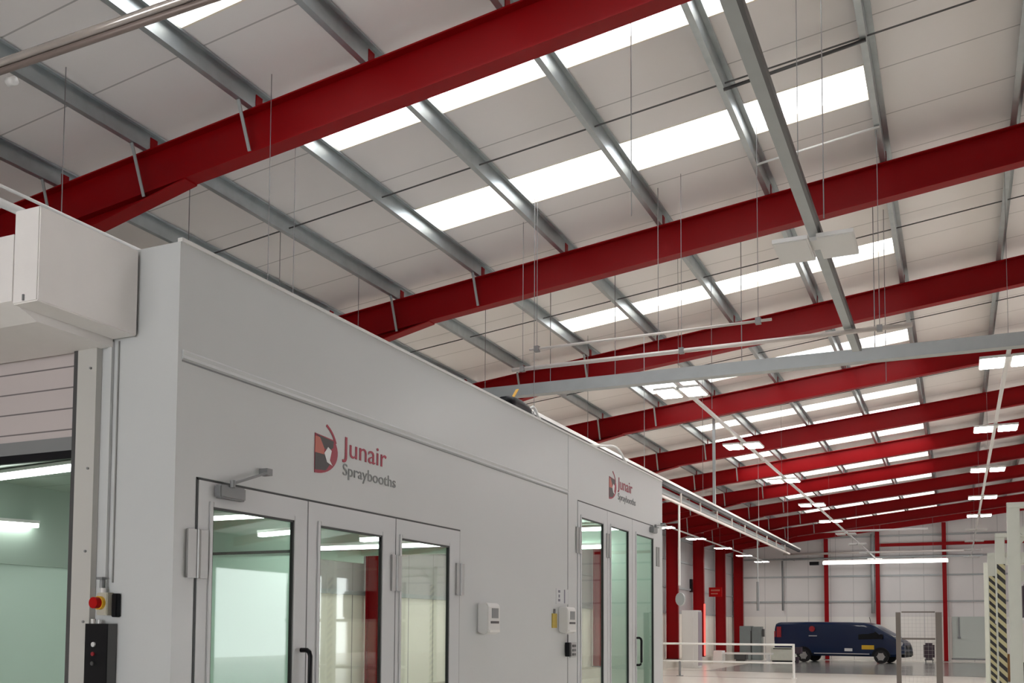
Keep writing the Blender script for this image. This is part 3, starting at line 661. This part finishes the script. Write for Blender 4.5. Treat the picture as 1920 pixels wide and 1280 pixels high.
# ------------------------------------------------------------------ lights inside the booths
def tube_light(p, q, lab, mt=None):
    p = Vector(p); q = Vector(q)
    e = thing('tube_light', p, lab, 'light', 'tube lights inside the booths')
    MB().bar(p + Vector((0, 0, .035)), q + Vector((0, 0, .035)), .12, .03).build('light_housing', m_white, e)
    MB().bar(p, q, .09, .04).build('tube', mt or e_tube, e)
tube_light((-8.4, 6.3, 2.94), (-4.9, 5.85, 2.94), 'long lit tube light inside the booth just under the raised shutter')
tube_light((-8.44, 6.3, 2.57), (-8.44, 7.1, 2.6), 'lit tube light deep inside the booth at the left picture edge')
tube_light((-7.75, 8.9, 2.83), (-7.05, 8.9, 2.83), 'lit tube light at the top of the left glazed leaf')
tube_light((-7.3, 9.2, 2.65), (-6.83, 9.2, 2.67), 'short lit tube light at the right side of the left glazed leaf')
tube_light((-5.92, 9.2, 2.55), (-5.66, 9.2, 2.555), 'small lit tube light seen through the middle leaf')
tube_light((-6.85, 9.5, 2.50), (-5.0, 9.5, 2.50), 'slim lit strip over the inner opening seen through two leaves')
tube_light((-5.4, 12.5, 2.92), (-4.05, 12.5, 2.92), 'bright tube light at the top of the shorter booth leaf', e_tube2)
tube_light((-6.4, 13.15, 2.74), (-4.5, 13.15, 2.74), 'slim glowing strip for the lit lintel edge in the shorter booth', e_tube2)  # emissive strip standing in for the lit edge of the lintel

# ------------------------------------------------------------------ cream gantry frames at the right
def frame(y, lab, haz, extra=False):
    x = .37; e = thing('gantry_frame', (x, y, 0), lab, 'gantry', 'cream steel gantry frames')
    MB().box(x, x + .09, y - .04, y + .04, 0, 2.6).build('post', m_cream, e, bevel=.004)
    MB().box(x - .0, 2.6, y - .05, y + .05, 2.56, 2.6).build('top_beam', m_cream, e)
    MB().bar((x + .09, y, 2.36), (x + .28, y, 2.56), .03, .04).build('knee_brace', m_cream, e)
    MB().box(2.5, 2.6, y - .05, y + .05, 0, 2.56).build('far_post', m_cream, e)
    if extra:
        MB().box(x + .09, 2.5, y - .02, y + .02, 2.12, 2.19).box(x + .09, 2.5, y - .02, y + .02, 1.98, 2.06).build('cross_rail', m_cream, e)
        MB().tube([(x + .1, y + .05, 1.2), (x + .1, y + .05, 1.35)], .02, 6).build('bracket', m_dgrey, e)
    if haz:
        MB().box(x + haz[0], x + haz[1], y - .05, y - .041, 0, haz[2]).build('hazard_tape', m_haz, e)
    return e
frame(8.72, 'tallest looking cream gantry frame nearest the camera at the right edge', None, True)
frame(11.45, 'cream gantry frame with black and yellow tape, second from the camera', (.012, .088, 2.28))
frame(14.35, 'cream gantry frame with taped post, third from the camera', (.012, .085, 2.3))
frame(16.4, 'farthest cream gantry frame, its plain post showing left of the taped ones', None)
sp_ = MB().box(.47, .60, 16.24, 16.30, 0, 2.0).build('post_guard', m_cream); tag(sp_, 'cream steel guard board behind the farthest gantry post', 'guard')
bc = MB().box(.44, .62, 13.0, 13.3, 1.0, 1.32).build('cardboard_box', m_brown, None, bevel=.005)
shf = thing('equipment_rack', (1.0, 13.4, 0), 'dark equipment rack standing inside the gantry frames', 'rack')
MB().box(.42, 2.3, 12.9, 13.5, .96, 1.0).box(.42, 2.3, 12.9, 13.5, 1.68, 1.72).build('shelf', m_white, shf)
for x, y in ((.44, 12.92), (2.25, 12.92), (.44, 13.45), (2.25, 13.45)): MB().box(x, x + .04, y, y + .04, 0, 2.3).build('leg', m_dgrey, shf)
tag(bc, 'brown cardboard box on the rack behind the nearest gantry post', 'box')
mc = MB().box(.7, 1.3, 13.0, 13.4, 1.72, 2.15).build('machine_unit', m_dark, None, bevel=.03); tag(mc, 'dark machine unit on the upper rack shelf at the right edge', 'machine')

# ------------------------------------------------------------------ guard panel
gp = thing('mesh_guard_fence', (-1.0, 24, 0), 'free standing wire mesh guard panel between two dark posts', 'guard panel')
for x in (-1.26, -.44): 
    wd = .10 if x < -1 else .13
    MB().box(x, x + wd, 23.9, 24.02, 0, 1.99).box(x - .05, x + wd + .05, 23.85, 24.07, 0, .015).build('post', m_post, gp)
MB().box(-1.14, -.45, 23.94, 23.98, 1.98, 2.01).box(-1.14, -.45, 23.94, 23.98, 1.38, 1.42).build('rail', m_post, gp)
mm = MB()
for k in range(1, 9): mm.box(-1.16 + k * .08, -1.157 + k * .08, 23.955, 23.96, .1, 1.98)
for k in range(22): mm.box(-1.16, -.44, 23.955, 23.96, .12 + k * .085, .123 + k * .085)
mm.build('wire_mesh', m_mesh, gp)
# barrier
br = thing('guard_rail', (-6.5, 33.2, 0), 'low white pedestrian barrier of two rails across the hall floor', 'barrier')
MB().tube([(-9.9, 33.2, 1.09), (-4.85, 33.2, 1.09)], .035, 8).tube([(-9.9, 33.2, .50), (-4.85, 33.2, .50)], .03, 8).build('rail', m_hose, br)
for x in (-4.85, -8.6): 
    MB().tube([(x, 33.2, 0), (x, 33.2, 1.12 if x > -6 else .5)], .04, 8).box(x - .09, x + .09, 33.1, 33.3, 0, .02).build('post', m_white if x > -6 else m_mgrey, br)

# ------------------------------------------------------------------ things by the left wall and far corner
cb = thing('tall_cabinet', (-9.95, 40.3, 0), 'tall white cabinet standing against the left wall between red columns', 'cabinet')
MB().box(-10.28, -9.60, 40.0, 40.6, 0, 2.35).build('body', m_white, cb, bevel=.01)
MB().box(-10.24, -9.80, 39.98, 40.0, .1, 2.25).build('door', m_white, cb); MB().box(-9.60, -9.58, 40.0, 40.6, .1, 2.28).build('side_strip', mat('lilac_grey', (0.42, 0.36, 0.40), 0.5), cb)
rl = MB().box(XL + .02, XL + .09, 45.7, 45.75, .35, 2.75).build('glow_strip', e_red); tag(rl, 'glowing red vertical strip on the column right of the white cabinet', 'light')  # thin emissive red strip along the column edge
sg = thing('wall_sign', (-10.2, 47.5, 3.0), 'red rectangular sign between the columns on the left wall', 'sign')
MB().box(-10.98, -10.35, 48.0, 48.03, 3.15, 3.6).build('board', m_redb, sg); MB().box(-10.88, -10.45, 47.99, 48.0, 3.42, 3.5).box(-10.88, -10.55, 47.99, 48.0, 3.27, 3.33).build('print', m_lsal, sg)
bn = thing('storage_bins', (-9.9, 52.5, 0), 'grey green metal cupboard in the far left corner', 'cupboard')
MB().box(-10.35, -9.75, 52.2, 52.9, 0, 1.75).build('body', m_bin, bn, bevel=.01); MB().box(-9.72, -9.25, 52.2, 52.9, 0, 1.72).build('side_unit', m_bin, bn, bevel=.01)
MB().box(-9.78, -9.74, 52.18, 52.2, .3, 1.5).box(-9.2, -9.12, 52.3, 52.6, 1.2, 1.6).build('handle', m_dgrey, bn)
lm = MB().box(-10.2, -9.6, 50.0, 50.6, 0, .42).build('floor_machine', m_dgrey, None, bevel=.08); tag(lm, 'low dark floor machine in front of the grey green cupboard', 'machine')
wb_ = thing('low_bench', (-9.4, 46.6, 0), 'long low white bench on the floor behind the barrier', 'bench')
MB().box(-10.35, -7.75, 46.4, 46.9, .42, .50).build('seat', m_hose, wb_); MB().box(-10.40, -10.0, 46.3, 47.0, 0, .58).build('end_block', m_hose, wb_); MB().box(-8.0, -7.9, 46.45, 46.85, 0, .42).build('leg', m_white, wb_)
cr_ = thing('machine_crate', (-7.4, 48.3, 0), 'cream boxed machine on the floor behind the rear of the van', 'machine')
MB().box(-8.05, -7.0, 48.0, 48.8, .12, .72).build('body', m_cream, cr_, bevel=.02); MB().box(-7.95, -7.1, 47.98, 48.0, .66, .70).box(-8.0, -6.9, 48.0, 48.8, .05, .12).build('dark_trim', m_black, cr_); MB().box(-6.99, -6.7, 48.05, 48.7, .45, .75).box(-6.95, -6.8, 48.1, 48.3, 0, .3).build('motor', m_dark, cr_)
wh = thing('wall_hoist_box', (-11.3, 45.7, 3.3), 'small black box fixed left of the red column behind the cabinet', 'box')
MB().box(XL - .64, XL - .5, 45.55, 45.8, 3.3, 3.9).build('casing', m_black, wh)
sf = MB().box(-1.55, -1.05, 53.2, 53.6, .15, .95).build('sack', m_dark, None, bevel=.09); tag(sf, 'dark sack seen through the mesh guard panel by the far wall', 'sack')
ss = thing('sack_stand', (-1.3, 53.4, 0), 'small dark stand under the sack by the far wall', 'stand')
MB().box(-1.5, -1.1, 53.25, 53.55, .10, .15).build('platform', m_dgrey, ss)
for x in (-1.48, -1.16): MB().box(x, x + .04, 53.3, 53.5, 0, .10).build('leg', m_dgrey, ss)
# long strip light in front of the gable
ll = thing('long_strip_light', (-3.4, 52.0, 4.9), 'very long glowing strip light across the hall before the gable wall', 'light')
MB().box(-6.1, -.35, 51.9, 52.1, 4.98, 5.06).build('housing', m_white, ll); MB().box(-6.1, -.35, 51.85, 52.15, 4.86, 4.98).build('tube', e_long, ll)
MB().box(-6.75, -6.3, 51.85, 52.15, 4.83, 5.0).build('end_box', m_black, ll)
mm = MB()
for x in (-5.5, -3.4, -1.0): hanger(mm, x, 52.0, 5.06)
mm.build('hanger', m_wire, ll)

# ------------------------------------------------------------------ van
def van():
    L, W, H = 6.15, 1.95, 1.97
    e = bpy.data.objects.new('van', None); link(e)
    e.location = (-5.15, 51.2, 0); e.rotation_euler = (0, 0, R(-9))
    tag(e, 'dark blue panel van parked side on before the far gable wall', 'van')
    # stations along the length, x forward; heights of roof, belt
    st = [(-3.06, .45, 1.72), (-3.03, .38, 1.88), (-2.9, .34, 1.95), (-1.5, .32, 1.97), (.4, .32, 1.96), (1.25, .32, 1.93), (1.55, .32, 1.86), (1.95, .32, 1.66), (2.35, .32, 1.42), (2.62, .32, 1.22), (2.85, .33, 1.10), (3.0, .34, .95), (3.07, .36, .75)]
    v = []; f = []
    def sec(x, zb, zt_, k):
        w = W / 2 * (1.0 if x < 1.8 else (1 - .10 * ((x - 1.8) / 1.27) ** 2)); 
        tw = max(0, min(1, (zt_ - 1.1) / .85)) * .13
        mid = min(1.1, zt_ - .15)
        half = [(w * .9, zb), (w, zb + .12), (w, mid), (w - tw * .75, zt_ - .12), (w - tw - .06, zt_ - .03), (w * .45, zt_)]
        return [(x, y, z) for y, z in half] + [(x, -y, z) for y, z in reversed(half)]
    for k, (x, zb, z) in enumerate(st): v += sec(x, zb, z, k)
    n = 12
    for k in range(len(st) - 1):
        for i in range(n):
            j = (i + 1) % n; f.append((k * n + i, k * n + j, (k + 1) * n + j, (k + 1) * n + i))
    f.append(tuple(range(n))); f.append(tuple(reversed(range((len(st) - 1) * n, len(st) * n))))
    me = bpy.data.meshes.new('van_body'); me.from_pydata(v, [], f)
    bm = bmesh.new(); bm.from_mesh(me); bmesh.ops.recalc_face_normals(bm, faces=bm.faces); bm.to_mesh(me); bm.free(); me.materials.append(m_van)
    body = bpy.data.objects.new('van_body', me); link(body, e)
    for p in me.polygons: p.use_smooth = True
    md = body.modifiers.new('edge', 'EDGE_SPLIT'); md.split_angle = R(35)
    def loc(name, mb, m, par=e, bevel=0):
        me = bpy.data.meshes.new(name); me.from_pydata(mb.v, [], mb.f)
        bm = bmesh.new(); bm.from_mesh(me); bmesh.ops.recalc_face_normals(bm, faces=bm.faces)
        if bevel: bmesh.ops.bevel(bm, geom=list(bm.edges), offset=bevel, segments=2, affect='EDGES', clamp_overlap=True)
        bm.to_mesh(me); bm.free(); me.materials.append(m); return link(bpy.data.objects.new(name, me), par)
    y = -W / 2
    for wx in (-1.62, 2.02):
        for s in (-1, 1):
            yy = s * (W / 2 - .1)
            wh = loc('wheel', MB().disc_y(wx, .325, .325, yy - .11, yy + .11, 28), m_tyre, e, .02)
            r_ = MB().disc_y(wx, .325, .17, yy + s * .105 - .01, yy + s * .105 + .015, 24)
            for a in range(6): 
                an = a * math.pi / 3; r_.bar((wx, yy + s * .12, .325), (wx + .2 * math.cos(an), yy + s * .12, .325 + .2 * math.sin(an)), .03, .04)
            loc('wheel_rim', r_, m_rim, wh)
            loc('wheel_arch', MB().prism_y([(wx + .42 * math.cos(R(a)), .34 + .42 * math.sin(R(a))) for a in range(0, 181, 15)], yy + s * .06, yy + s * .108), m_black, e)
    win = [(1.0, 1.12), (2.12, 1.16), (1.95, 1.36), (1.55, 1.70), (1.30, 1.78), (1.0, 1.78)]
    for s in (-1, 1):
        def wpt(x, z): return s * (W / 2 + .006 - max(0, (z - 1.1)) * .155)
        b = MB(); b.v = [(x, wpt(x, z), z) for x, z in win] + [(x, wpt(x, z) - s * .02, z) for x, z in win]; k = len(win)
        b.f = [tuple(range(k)), tuple(reversed(range(k, 2 * k)))] + [(i, (i + 1) % k, k + (i + 1) % k, k + i) for i in range(k)]
        loc('side_window', b, m_vglass)
        loc('door_mirror', MB().box(2.0, 2.16, s * (W / 2) - .02, s * (W / 2 + .22), 1.15, 1.38), m_black, e, .03)
        loc('sill', MB().box(-1.1, 1.5, s * (W / 2) - .03, s * (W / 2 + .012), .42, .46), m_silver)
        loc('door_handle', MB().box(-1.35, -.95, s * (W / 2) - .01, s * (W / 2 + .02), 1.26, 1.30), m_silver)
    b = MB(); b.v = [(1.62, -.72, 1.84), (1.62, .72, 1.84), (2.60, .78, 1.245), (2.60, -.78, 1.245), (1.60, -.72, 1.81), (1.60, .72, 1.81), (2.58, .78, 1.215), (2.58, -.78, 1.215)]; b.f = [(0, 1, 2, 3), (4, 7, 6, 5), (0, 4, 5, 1), (1, 5, 6, 2), (2, 6, 7, 3), (3, 7, 4, 0)]
    loc('windscreen', b, mat('windscreen_pale', (0.20, 0.23, 0.24), 0.12))
    for s in (-1, 1): loc('headlight', MB().box(2.72, 2.98, s * .82 - .1, s * .82 + .08, .82, 1.02), m_silver, e, .03)
    for s in (-1, 1): loc('tail_light', MB().box(-3.075, -3.0, s * .93 - .03, s * .93 + .03, 1.0, 1.5), m_decred)
    loc('front_bumper', MB().box(2.6, 3.10, -.88, .88, .3, .62), m_black, e, .06)
    loc('rear_bumper', MB().box(-3.12, -2.9, -.9, .9, .36, .52), m_black, e, .03)
    loc('grille', MB().box(3.03, 3.09, -.5, .5, .68, .86), m_black)
    loc('decal_red_roundel', MB().disc_y(-1.2, 1.62, .14, -W / 2 - .0, -W / 2 + .07, 16), m_decred)
    loc('decal_rear', MB().box(-2.95, -2.72, -W / 2 - .004, -W / 2 + .03, 1.2, 1.72), m_decred)
    loc('decal_yellow', MB().box(1.15, 1.72, -W / 2 - .006, -W / 2, .66, .86), m_decyel)
    loc('decal_white', MB().box(.35, .72, -W / 2 - .006, -W / 2, .56, .70), m_decw)
    loc('aerial', MB().tube([(1.35, 0, 1.93), (1.3, 0, 2.2)], .012, 5), m_black)
van()
